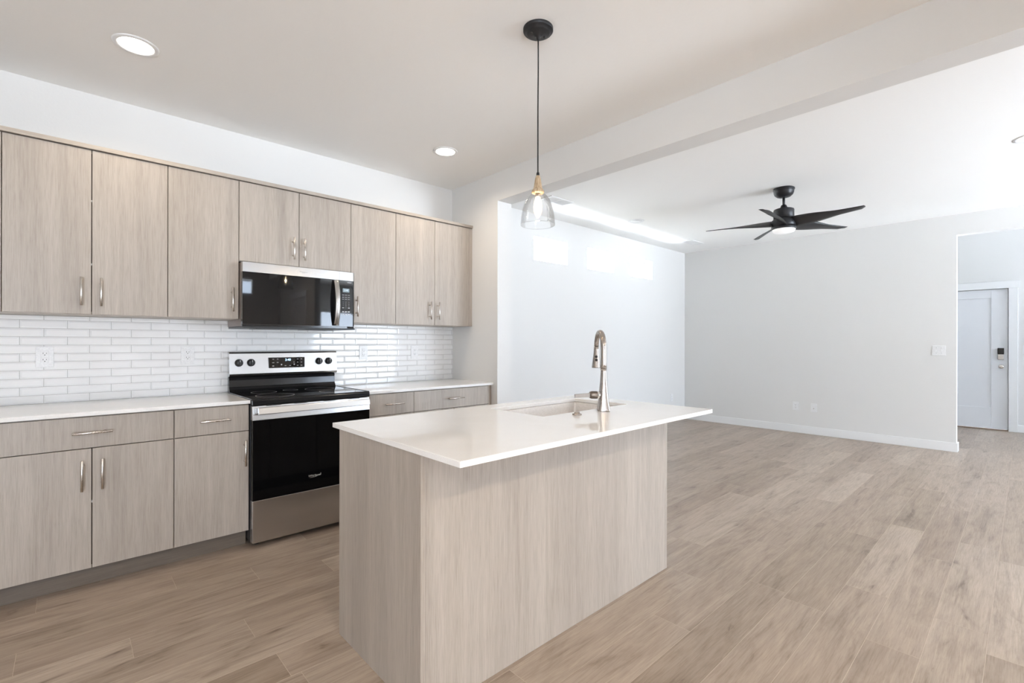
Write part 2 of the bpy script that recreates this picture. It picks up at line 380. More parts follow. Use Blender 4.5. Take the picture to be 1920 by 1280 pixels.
# baseboards
def base(name, *a_): st(bx(name, M_TRIM, None, *a_, bev=.003))
BH = .105; BT = .014
base('baseboard_far', XK + .165, XL - BT, YL - BT, YL, 0, BH)
base('baseboard_right', XL - BT, XL, .555 - BT, YL, 0, BH)
base('baseboard_right_end', XL, XL + .12, .555 - BT, .555, 0, BH)
base('baseboard_right_near', XL - BT, XL, YB2, -.80 + BT, 0, BH)
base('baseboard_divider', XK + .165, XK + .165 + BT, YO, YL - BT, 0, BH)
base('baseboard_entry', XD - BT, XD, YB, .088, 0, BH)
base('baseboard_pantry', 3.0 - BT, 3.0, -1.45, -1.1, 0, BH)
base('baseboard_left', XW, XW + BT, YB, 3.18, 0, BH)

# entry door (door_1): casing is trim, leaf with parts
def casing(n, ax_x, side, y0, y1, z1, ext=.015):
    """flat craftsman casing around an opening y0..y1 on a wall plane x=ax_x, standing out on 'side'"""
    t = .02 * side; xa, xb = sorted((ax_x, ax_x + t)); mb = MB()
    mb.box(xa, xb, y0 - .092, y0, 0, z1, .003); mb.box(xa, xb, y1, y1 + .092, 0, z1, .003)
    xa, xb = sorted((ax_x, ax_x + t * 1.25)); mb.box(xa, xb, y0 - .092 - ext, y1 + .092 + ext, z1, z1 + .105, .003)
    st(mb.build('trim_%d' % n, M_TRIM))
casing(1, XD, -1, .18, 1.10, 2.045)
def panel_door(n, ax_x, side, y0, y1, z0, z1, rail=(.17, .17, .12, .30), th=.04):
    """one-panel shaker door; side = direction (sign of x) its face looks towards"""
    xf = ax_x; xb = ax_x - side * th; rec = ax_x - side * .012
    mb = MB(); l, r_, t, b_ = rail
    def B(ya, yb, za, zb, f=xf): xa, xc = sorted((f, xb)); mb.box(xa, xc, ya, yb, za, zb, .0015)
    B(y0, y0 + l, z0, z1); B(y1 - r_, y1, z0, z1); B(y0 + l, y1 - r_, z1 - t, z1); B(y0 + l, y1 - r_, z0, z0 + b_); B(y0 + l - .002, y1 - r_ + .002, z0 + b_ - .002, z1 - t + .002, rec)
    return st(mb.build('door_%d' % n, M_DOOR))
d1 = panel_door(1, XD + .012, -1, .186, 1.094, .02, 2.038)
mb = MB(); mb.box(XD - .012, XD + .012, .226, .290, 1.02, 1.105, .006); mb.mi = 1; mb.box(XD - .016, XD + .012, .224, .292, 1.10, 1.19, .006)
mb.build('keypad_lock', [M_STEELZ, M_BGLASS], d1)
mb = MB(); mb.lathe([(.030, XD + .013), (.030, XD + .004), (.012, XD), (.011, XD - .03), (.024, XD - .036), (.030, XD - .05), (.027, XD - .064), (.012, XD - .07)], (0, .252, .925), 28, 'x'); mb.build('door_knob', M_NICK, d1)
mb = MB(); mb.box(XD + .053, XD + .16, .16, .2, 0, 2.06); mb.box(XD + .053, XD + .16, 1.08, 1.12, 0, 2.06); mb.box(XD + .053, XD + .16, .2, 1.08, 2.02, 2.06); st(mb.build('trim_4', M_TRIM))
st(bx('trim_2', M_THRESH, None, XD - .02, XD + .16, .18, 1.10, 0, .016, bev=.004))
mb = MB(); mb.box(XD - .001, XD + .002, .174, .181, 1.03, 1.09); mb.box(XD - .001, XD + .002, .174, .181, .895, .955); mb.build('strike_plate', M_NICK, d1)
# pantry door seen only in the microwave's glass
casing(3, 3.0, -1, -2.45, -1.62, 2.04)
d2 = panel_door(2, 3.0 - .016, -1, -2.445, -1.625, .01, 2.03, th=.0158)
mb = MB(); mb.lathe([(.026, 2.984), (.026, 2.975), (.011, 2.97), (.011, 2.94), (.026, 2.93), (.026, 2.915), (.012, 2.91)], (0, -1.70, .93), 24, 'x'); mb.build('door_knob', M_NICK, d2)

# ------------------------------------------------------------------ BACKSPLASH (bevelled subway tiles, one continuous surface)
def backsplash():
    P, RH, x0, x1, z0, z1 = .1963, .0477, -.66, XK, .9, 1.402
    b = bmesh.new(); yb = YK - .0065; g = .0011
    for k in range(11):
        za = z0 + k * RH; zb = za + RH
        off = (-.200 if k % 2 else -.103)
        n = -4
        while off + n * P < x1:
            xa, xb = off + n * P, off + (n + 1) * P; n += 1
            xa_, xb_ = max(xa, x0), min(xb, x1); zt = min(zb, z1)
            if xb_ - xa_ < .004 or zt - za < .004: continue
            A, B, C_, D = xa_ + g, xb_ - g, za + g, zt - g
            bl = .0088 if xa_ == xa else .0; br = .0088 if xb_ == xb else .0; bt = .0088 if zt == zb else 0
            bt_ = min(bt, (D - C_) * .3)
            o = [b.verts.new(p) for p in ((A, yb - .0028, C_), (B, yb - .0028, C_), (B, yb - .0028, D), (A, yb - .0028, D))]
            i_ = [b.verts.new(p) for p in ((A + bl, yb - .0072, C_ + .0088), (B - br, yb - .0072, C_ + .0088), (B - br, yb - .0072, D - bt_), (A + bl, yb - .0072, D - bt_))]
            r_ = [b.verts.new(p) for p in ((A, yb, C_), (B, yb, C_), (B, yb, D), (A, yb, D))]
            b.faces.new(i_)
            for q in range(4):
                w = (q + 1) % 4
                if (o[q].co - o[w].co).length > 1e-5 and (o[q].co - i_[q].co).length > 1e-5: b.faces.new((o[q], o[w], i_[w], i_[q]))
                b.faces.new((r_[q], r_[w], o[w], o[q]))
    mb = MB(); mb.add(b); mb.mi = 1; mb.box(x0, x1, yb - .0018, YK - .0003, z0, z1)
    o = mb.build('tile_backsplash', [M_TILE, M_GROUT])
    tag(o, 'glossy white subway tiles on the kitchen wall, between worktops and upper cabinets', 'backsplash')
backsplash()

# ------------------------------------------------------------------ CABINETS
YD = 3.231; YU = 3.51; DT = .019
def pull(parent, c, vertical=True, ln=.155, yface=YD):
    """bar pull: a round bar on two posts"""
    x, z = c; mb = MB(); y = yface - .032; h = ln / 2
    if vertical:
        mb.lathe([(.0, -h), (.0052, -h), (.006, -h + .0008), (.006, h - .0008), (.0052, h), (.0, h)], (x, y, z), 16, 'z', caps=False)
        for s in (-.048, .048): mb.lathe([(.0042, y), (.0042, yface - .003), (.006, yface - .002), (.006, yface)], (x, 0, z + s), 12, 'y')
    else:
        mb.lathe([(.0, -h), (.0052, -h), (.006, -h + .0008), (.006, h - .0008), (.0052, h), (.0, h)], (x, y, z), 16, 'x', caps=False)
        for s in (-.048, .048): mb.lathe([(.0042, y), (.0042, yface - .003), (.006, yface - .002), (.006, yface)], (x + s, 0, z), 12, 'y')
    return mb.build('handle', M_NICK, parent)
G = .0019
def front(name, root, x0, x1, z0, z1, y, M=None, hand=None, ln=.155):
    mb = MB(); mb.box(x0 + G, x1 - G, y, y + DT, z0 + G, z1 - G, .001, 1)
    f = mb.build(name, M or M_CAB, root)
    if hand: pull(f, hand[:2], hand[2], ln, y)
    return f
def bumper(root, x, zs, y):
    for z in zs: MB().box(x - .004, x + .004, y + .006, y + DT + .004, z - .005, z + .005, .001).build('door_bumper', M_WPLAS, root)
def upper(x0, x1, splits, handles, label, z0=1.403, z1=2.310, bumpers=None):
    r = empty('wall_cabinet', ((x0 + x1) / 2, YK - .16, z0), label, 'cabinet', 'wall cabinets above the worktop')
    mb = MB(); t = .016; yb, yf = YK - .001 - .0, YU + DT + .002
    mb.box(x0, x0 + t, yf, yb, z0, z1); mb.box(x1 - t, x1, yf, yb, z0, z1); mb.box(x0 + t, x1 - t, yf, yb, z0, z0 + t); mb.box(x0 + t, x1 - t, yf, yb, z1 - t, z1); mb.box(x0 + t, x1 - t, yb - .006, yb, z0 + t, z1 - t)
    mb.build('body', M_CABL, r)
    MB().box(x0 + t, x1 - t, yf + .001, yf + .004, z0 + t, z1 - t).build('gap_shade_panel', M_GAP, r)
    xs = [x0] + splits + [x1]
    for i in range(len(xs) - 1):
        front('door', r, xs[i], xs[i + 1], z0, z1, YU, hand=(handles[i][0], handles[i][1], True))
    if bumpers: bumper(r, *bumpers)
    return r
M_CABL = cab_mat('pale_cabinet_box', True, 1.08)
upper(-.93, -.248, [-.59], [(-.633, 1.527), (-.547, 1.527)], 'ash grey two-door wall cabinet at the left edge of the photo')
upper(-.248, .437, [.0935], [(.050, 1.527), (.132, 1.527)], 'ash grey wide two-door wall cabinet, first full unit from the left of the photo', bumpers=(.0935, [1.68, 2.03], YU))
upper(.437, .8175, [], [(.777, 1.527)], 'ash grey single-door wall cabinet just left of the microwave')
upper(.8175, 1.579, [1.198], [(1.156, 1.908), (1.2285, 1.908)], 'ash grey short two-door wall cabinet directly above the microwave', z0=1.785)
upper(1.579, 1.960, [], [(1.609 + .012, 1.527)], 'ash grey single-door wall cabinet just right of the microwave')
upper(1.960, 2.713, [2.338], [(2.285, 1.527), (2.368, 1.527)], 'ash grey two-door wall cabinet beside the corner, last on the right')
o = MB(); o.box(2.7135, XK - .0005, YU + .002, YU + .03, 1.403, 2.310); tag(o.build('filler_strip', M_CAB), 'narrow vertical filler strip closing the wall cabinets to the corner wall', 'filler strip')
o = MB(); o.box(-.93, 2.7755 - .024, YU - .012, YK - .0005, 2.3125, 2.336, .001); tag(o.build('cabinet_top_board', M_CABH), 'long thin ash grey board running on top of all wall cabinets', 'cabinet top')

ZT0, ZD0, ZD1, ZS = .104, .714, .874, .711
def basecab(x0, x1, splits, handles, label, drawer_h, lx0=None):
    r = empty('base_cabinet', ((x0 + x1) / 2, 3.5, 0), label, 'cabinet', 'base cabinets along the tiled wall')
    mb = MB(); t = .016; yb, yf = YK - .002, YD + DT + .002
    mb.box(x0, x0 + t, yf, yb, .1, .8795); mb.box(x1 - t, x1, yf, yb, .1, .8795); mb.box(x0 + t, x1 - t, yf, yb, .1, .116); mb.box(x0 + t, x1 - t, yb - .006, yb, .116, .8795); mb.box(x0 + t, x1 - t, yf, yb - .006, .8635, .8795)
    mb.build('body', M_CAB, r)
    MB().box(x0 + t, x1 - t, yf + .001, yf + .004, .116, .8635).build('gap_shade_panel', M_GAP, r)
    MB().box(x0, x1, YD + .075, YD + .09, .0005, .1).build('toe_kick', M_TOE, r)
    front('drawer', r, x0, x1, ZD0, ZD1, YD, hand=(drawer_h, .795, False), M=M_CABD)
    xs = [x0] + splits + [x1]
    for i in range(len(xs) - 1): front('door', r, xs[i], xs[i + 1], ZT0, ZD0, YD, hand=(handles[i], .582, True))
    if splits: bumper(r, splits[0], [.44], YD)
    return r
M_CABD = M_CAB
basecab(-.93, -.252, [-.591], [-.633, -.549], 'ash grey wide base cabinet beyond the left edge of the photo', -.59)
basecab(-.252, .432, [.0885], [.0500, .1275], 'ash grey wide base cabinet with one long drawer over two doors, left end', .0905)
basecab(.432, .8095, [], [.784 - .0], 'ash grey narrow base cabinet with drawer over one door, left of the range', .628)
basecab(1.588, 1.963, [], [1.62], 'ash grey narrow base cabinet with drawer over one door, right of the range', 1.785)
basecab(1.963, 2.7175, [2.343], [2.30, 2.386], 'ash grey wide base cabinet beside the corner, partly hidden by the island', 2.352)
o = MB(); o.box(2.718, XK - .0005, YD + .004, YD + .03, .1, .8795); tag(o.build('filler_strip', M_CAB), 'narrow vertical filler strip between base cabinet and the corner wall', 'filler strip')
def top(name, x0, x1, y0, y1, label):
    o = MB(); o.box(x0, x1, y0, y1, .88, .90, .0018); return tag(o.build(name, M_QTZ), label, 'countertop')
top('countertop', -.93, .8105, 3.206, YK - .0085, 'white quartz countertop on the base cabinets left of the range')
top('countertop', 1.5775, XK - .0005, 3.206, YK - .0085, 'white quartz countertop between the range and the corner wall')

# ------------------------------------------------------------------ OUTLETS, SWITCHES
def plate(kind, c, face, label, w=.075, h=.118, gang=1):
    """face 'y' looks to -y, face 'x' looks to -x. local u runs to the viewer's right"""
    u0, t, z = c
    name = {'o': 'wall_outlet', 's': 'light_switch', 'b': 'wall_outlet'}[kind]
    loc = (u0, t, z) if face == 'y' else (t, u0, z)
    r = empty(name, loc, label, 'outlet' if kind != 's' else 'light switch')
    def B(mb, a0, a1, d0, d1, c0, c1, bev=.0):
        s = 1 if face == 'y' else -1
        ua, ub = sorted((u0 + a0 * s, u0 + a1 * s))
        if face == 'y': mb.box(ua, ub, t - d1, t - d0, z + c0, z + c1, bev)
        else: mb.box(t - d1, t - d0, ua, ub, z + c0, z + c1, bev)
    mb = MB(); B(mb, -w / 2, w / 2, 0, .006, -h / 2, h / 2, .002)
    if kind == 's':
        mb.mi = 1
        for k in range(gang):
            for sz in (.028, -.033): du = (k - (gang - 1) / 2) * .046; B(mb, du - .0025, du + .0025, .005, .0068, sz, sz + .005)
    mb.build('cover_plate', [M_WPLAS, M_PRINT], r)
    if kind == 'o':
        mb = MB(); B(mb, -.0165, .0165, .006, .0085, -.034, .034, .0012); mb.mi = 1
        for s in (-.017, .019):
            B(mb, -.008, -.0058, .0082, .0088, s - .002, s + .006); B(mb, .0055, .0078, .0082, .0088, s - .001, s + .005)
            B(mb, -.0022, .0022, .0082, .0088, s - .010, s - .0055)
        mb.build('receptacle', [M_WPLAS, M_SLOT], r)
    elif kind == 's':
        for k in range(gang):
            du = (k - (gang - 1) / 2) * .046
            mb = MB(); B(mb, du - .005, du + .005, .006, .0075, -.012, .012); B(mb, du - .0035, du + .0035, .007, .016, .001 if k else -.009, .009 if k else -.001, .001)
            mb.build('toggle', M_WPLAS, r)
    else:
        mb = MB(); B(mb, -.0165, .0165, .006, .0085, -.034, .034, .0012); q = mb.build('insert', M_WPLAS, r)
        mb = MB(); B(mb, -.005, .005, .0085, .013, -.014, -.004, .002); mb.build('coax_jack', M_NICK, q)
    return r
YT = YK - .0137
plate('o', (-.0985, YT, 1.166), 'y', 'white outlet on the tiles at far left above the long drawer cabinet')
plate('o', (.584, YT, 1.166), 'y', 'white outlet on the tiles just left of the range')
plate('o', (1.829, YT, 1.166), 'y', 'white outlet on the tiles just right of the range')
plate('o', (2.323, YT, 1.166), 'y', 'white outlet on the tiles nearest the corner wall')
plate('o', (7.085, YL, .38), 'y', 'white outlet low on the far wall by the room corner')
plate('o', (2.215, XL, .370), 'x', 'left one of two white outlets low on the living room wall')
plate('b', (1.992, XL, .366), 'x', 'right one of two low white plates, with a dark jack, on living room wall')
plate('s', (.706, XL, 1.170), 'x', 'white double switch plate beside the opening to the entry', w=.118, gang=2)
plate('s', (.005, XD, 1.170), 'x', 'white switch plate beside the front door at the right edge', w=.075)

# ------------------------------------------------------------------ RANGE
def make_range():
    X0, X1, YF = .8125, 1.5740, 3.180
    r = empty('electric_range', ((X0 + X1) / 2, 3.5, 0), 'stainless steel electric range with black glass oven door, standing between the base cabinets', 'stove')
    mb = MB(); mb.box(X0 + .002, X1 - .002, YF + .047, YK - .03, .032, .878, .002)
    for x in (X0 + .05, X1 - .05):
        for y in (YF + .09, YK - .08): mb.lathe([(.016, .0), (.018, .004), (.014, .032)], (x, y, 0), 16)
    mb.build('body', M_DSIDE, r)
    # cooktop frame with glass
    mb = MB(); mb.box(X0, X1, YF + .004, YK - .028, .868, .899, .004, 3); mb.box(X0 + .001, X1 - .001, YF + .006, YF + .022, .898, .907, .003, 2)
    mb.box(X0 + .001, X0 + .009, YF + .01, YK - .09, .898, .907, .002); mb.box(X1 - .009, X1 - .001, YF + .01, YK - .09, .898, .907, .002)
    ct = mb.build('cooktop', M_BENAM, r)
    mb = MB(); mb.box(X0 + .009, X1 - .009, YF + .022, YK - .09, .8985, .9045, .001); mb.mi = 1
    for (cx, cy, rr) in ((1.00, 3.37, .115), (1.385, 3.37, .09), (1.00, 3.62, .08), (1.385, 3.62, .1), (1.19, 3.66, .05)):
        ring = [(rr - .0012, .90445), (rr - .0012, .90465), (rr + .0006, .90465), (rr + .0006, .90445)]; mb.lathe(ring, (cx, cy, 0), 48, caps=False)
    mb.build('glass_surface', [M_BGLASS, M_PRINT], ct)
    # oven door
    mb = MB(); prof = [(YF, .778), (YF + .012, .862), (YF + .015, .8645), (YF + .045, .8645), (YF + .045, .778)]
    mb.loft([[(x, y, z) for y, z in prof] for x in (X0 + .003, X1 - .003)], smooth=False); mb.mi = 1
    for (a_, b_) in ((.895, .98), (1.06, 1.14), (1.25, 1.33), (1.42, 1.50)): mb.box(a_, b_, YF + .0105, YF + .014, .8585, .8615)
    d = mb.build('oven_door', [M_STEEL, M_SLOT], r)
    MB().box(X0 + .003, X1 - .003, YF + .0005, YF + .045, .294, .7775, .003, 2).build('oven_glass', M_OGLASS, d)
    mb = MB(); mb.loft([[(x, y, z) for y, z in ((YF - .054, .820), (YF - .050, .817), (YF - .037, .817), (YF - .032, .822), (YF - .028, .853), (YF - .031, .857), (YF - .043, .857), (YF - .046, .854))] for x in (.838, 1.548)], smooth=False); mb.box(.842, .866, YF - .038, YF + .001, .822, .852, .003); mb.box(1.52, 1.544, YF - .038, YF + .001, .822, .852, .003)
    mb.build('handle', M_STEEL, d)
    mb = MB(); zl = .381; xl = 1.186
    add_text(mb, 'Whirlpool', .0195, 't', None, None, (xl, YF - .0004, zl), (1, 0, 0), (0, 0, 1), shear=.12)
    ring = [(xl + .042 * math.cos(t) * 1.0, YF - .0006, zl + .001 + .0105 * math.sin(t) + .006 * math.cos(t)) for t in [R(q) for q in range(215, 400, 10)]]
    mb.tube(ring, [.0002 + .0007 * math.sin(math.pi * i / (len(ring) - 1)) for i in range(len(ring))], 6)
    mb.build('maker_logo', M_LOGO, d)
    # storage drawer
    dr = MB().box(X0 + .003, X1 - .003, YF, YF + .045, .032, .289, .003, 2).build('storage_drawer', M_STEEL, r)
    # backguard
    yb = YK - .028
    b = bmesh.new(); prof = [(yb, .899), (yb - .060, .899), (yb - .062, .908), (yb - .050, .922), (yb - .040, .94), (yb - .036, .985), (yb - .040, 1.0), (yb - .030, 1.012), (yb, 1.012)]
    mb = MB(); mb.loft([[(x, y, z) for y, z in prof] for x in (X0 + .004, X1 - .014)], smooth=False)
    mb.build('backguard', M_BENAM, r)
    mb = MB(); prof = [(yb, 1.013), (yb - .047, 1.013), (yb - .053, 1.018), (yb - .057, 1.03), (yb - .042, 1.172), (yb - .036, 1.182), (yb - .028, 1.186), (yb, 1.186)]
    mb.loft([[(x, y, z) for y, z in prof] for x in (X0 + .004, X1 - .001)], smooth=False)
    yf = lambda z: yb - .057 + (z - 1.03) / .142 * .015
    mb.mi = 1
    for x in (.876, .953, 1.432, 1.506):
        z = 1.107; y = yf(z)
        for t in range(-130, 131, 20):
            a_ = R(90 - t); mb.box(x + .031 * math.cos(a_) - .0008, x + .031 * math.cos(a_) + .0008, y - .0006, y + .002, z + .031 * math.sin(a_) - .0012, z + .031 * math.sin(a_) + .0012)
    cp = mb.build('control_panel', [M_STEEL, M_PRINT], r)
    for i, x in enumerate((.876, .953, 1.432, 1.506)):
        z = 1.107; y = yf(z)
        mb = MB(); mb.lathe([(.0265, y + .003), (.0265, y - .003), (.024, y - .004), (.021, y - .022), (.018, y - .025), (0, y - .025)], (x, 0, z), 32, 'y', caps=False)
        mb.box(x - .005, x + .005, y - .036, y - .02, z - .021, z + .021, .002)
        k = mb.build('knob', M_BPLAS, cp)
        mb = MB(); mb.box(x - .001, x + .001, y - .037, y - .035, z + .006, z + .019); mb.build('pointer_line', M_WPLAS, k)
    dm = MB(); dm.box(1.068, 1.321, yf(1.10) - .006, yf(1.10) + .01, 1.064, 1.141, .001)
    y = yf(1.10) - .0064; mb = dm; mb.mi = 2; add_text(mb, '3:40', .024, 't', None, None, (1.2, y, 1.122), (1, 0, 0), (0, 0, 1)); mb.mi = 1
    for (x, z, w_) in ((1.098, 1.128, .012), (1.128, 1.129, .010), (1.098, 1.103, .014), (1.128, 1.104, .012), (1.098, 1.079, .012), (1.270, 1.127, .013), (1.297, 1.127, .011), (1.270, 1.103, .008), (1.297, 1.103, .009), (1.270, 1.079, .012), (1.297, 1.079, .013), (1.183, 1.079, .012), (1.216, 1.079, .012), (1.243, 1.104, .007)):
        mb.box(x - w_ / 2, x + w_ / 2, y, y + .001, z - .0022, z + .0022)
    for (x, t) in ((1.155, 1.088), (1.245, 1.088)): mb.lathe([(.0052, y), (.0052, y + .001)], (x, 0, t), 16, 'y')
    mb.build('display', [M_BGLASS, M_PRINT, M_DISP], cp)
make_range()

# ------------------------------------------------------------------ MICROWAVE
def make_microwave():
    X0, X1, YF, Z0, Z1 = .8185, 1.5775, 3.42, 1.352, 1.772
    r = empty('microwave_oven', ((X0 + X1) / 2, 3.6, Z0), 'stainless and black over-the-range microwave mounted under the short wall cabinet', 'microwave')
    mb = MB(); mb.box(X0 + .001, X1 - .001, YF + .045, YK - .0145, Z0 + .006, Z1, .002); mb.build('body', M_STEELB, r)
    mb = MB(); mb.box(X0 + .002, X1 - .002, YF + .012, YK - .03, Z0 - .006, Z0 + .006, .002)
    for k in range(2): mb.box(.93 + k * .33, 1.13 + k * .33, 3.55, 3.72, Z0 - .009, Z0 - .005, .001)
    mb.build('underside_vent', M_BPLAS, r)
    # curved front: door + control panel share a gently bowed face
    def face(x0, x1, z0, z1, name, m_, par, dy=0.0, curve_r=False):
        pts = []; N = 12
        for i in range(N + 1):
            x = x0 + (x1 - x0) * i / N; u = (x - X0) / (X1 - X0)
            bow = .004 * (1 - (2 * u - 1) ** 2)
            if x > X1 - .026: bow -= .026 * (1 - math.sqrt(max(0, 1 - ((x - (X1 - .026)) / .026) ** 2)))
            pts.append((x, YF - bow + dy + .006))
        ring = [(x, y) for x, y in pts] + [(x1, YF + .045), (x0, YF + .045)]
        mb = MB(); mb.loft([[(x, y, z) for x, y in ring] for z in (z0, z1)], smooth=False); return mb.build(name, m_, par)
    XS = 1.452
    dr = face(X0, XS - .0015, Z0 + .018, 1.708, 'door', M_BGLASS, r)
    face(X0, XS - .0015, 1.7085, Z1 - .001, 'door_band', M_STEEL, dr, -.002)
    cp = face(XS, X1, Z0 + .018, 1.708, 'control_panel', M_BGLASS, r)
    face(XS, X1, 1.7085, Z1 - .001, 'panel_band', M_STEEL, cp, -.002)
    face(X0, X1, Z0 + .004, Z0 + .017, 'lower_lip', M_BENAM, r, .004)
    # bowed flat handle
    rings = []; N = 22
    for i in range(N + 1):
        t = i / N; z = Z0 + .022 + (1.705 - Z0 - .022) * t; s = math.sin(math.pi * t)
        y = YF - .010 - .034 * s ** .8; w = .018
        xc = 1.424
        rings.append([(xc - w, y - .002, z), (xc - w * .6, y - .007, z), (xc + w * .6, y - .007, z), (xc + w, y - .002, z), (xc + w, y + .006, z), (xc - w, y + .006, z)])
    mb = MB(); mb.loft(rings); mb.box(1.412, 1.436, YF - .012, YF + .002, 1.688, 1.704, .002); mb.box(1.412, 1.436, YF - .012, YF + .002, Z0 + .024, Z0 + .04, .002); mb.build('handle', M_STEELZ, dr)
    mb = MB(); add_text(mb, 'Whirlpool', .013, 't', None, None, (1.2, YF - .0066, 1.741), (1, 0, 0), (0, 0, 1), shear=.12)
    ring = [(1.2 + .03 * math.cos(t), YF - .0066, 1.741 + .0075 * math.sin(t) + .004 * math.cos(t)) for t in [R(q) for q in range(215, 400, 10)]]
    mb.tube(ring, .0005, 6); mb.build('maker_logo', M_LOGOD, dr)
    y = YF + .0012
    def yat(x): u = (x - X0) / (X1 - X0); return YF - .004 * (1 - (2 * u - 1) ** 2) + .006
    mb = MB(); mb.box(1.478, 1.529, yat(1.505) - .003, yat(1.5) + .003, 1.622, 1.650, .001); mb.mi = 1; add_text(mb, '3:40', .018, 't', None, None, (1.504, yat(1.505) - .0034, 1.636), (1, 0, 0), (0, 0, 1)); mb.build('display', [M_LCD, M_DISPW], cp)
    mb = MB()
    def key(x, z, w_, h_): yy = yat(x) - .0012; mb.box(x - w_ / 2, x + w_ / 2, yy, yy + .002, z - h_ / 2, z + h_ / 2)
    for c, x in enumerate((1.481, 1.503, 1.525)):
        for q, z in enumerate((1.601, 1.585, 1.570)): key(x, z, .015, .0035)
        for q, z in enumerate((1.549, 1.535, 1.521)): add_text(mb, str(q * 3 + c + 1), .010, 't', None, None, (x, yat(x) - .0008, z), (1, 0, 0), (0, 0, 1))
        for q, z in enumerate((1.478, 1.459)): key(x, z, .013, .007)
    key(1.481, 1.507, .014, .005); key(1.525, 1.507, .014, .005); add_text(mb, '0', .010, 't', None, None, (1.503, yat(1.503) - .0008, 1.507), (1, 0, 0), (0, 0, 1))
    key(1.528, 1.694, .03, .0025)
    for f in mb.bm.faces: f.material_index = 1
    off = cp.location + r.location; me = cp.data; b0 = bmesh.new(); b0.from_mesh(me); bmesh.ops.translate(b0, verts=b0.verts, vec=off)
    for f in b0.faces: f.material_index = 0
    mb.mi = 0; mb.add(b0); bmesh.ops.translate(mb.bm, verts=mb.bm.verts, vec=-off); mb.bm.to_mesh(me); mb.bm.free(); me.materials.append(M_PRINTL)
M_STEELB = steel('dark_steel_case', (.36, .31, .28), .35); M_LOGOD = noisy('pressed_logo', (.75, .75, .74), .2, .8); M_DISPW = emis('lcd_digits', (.75, .9, 1), .9, .02); M_PRINTL = noisy('pale_key_print', (.62, .62, .64), .5)
make_microwave()

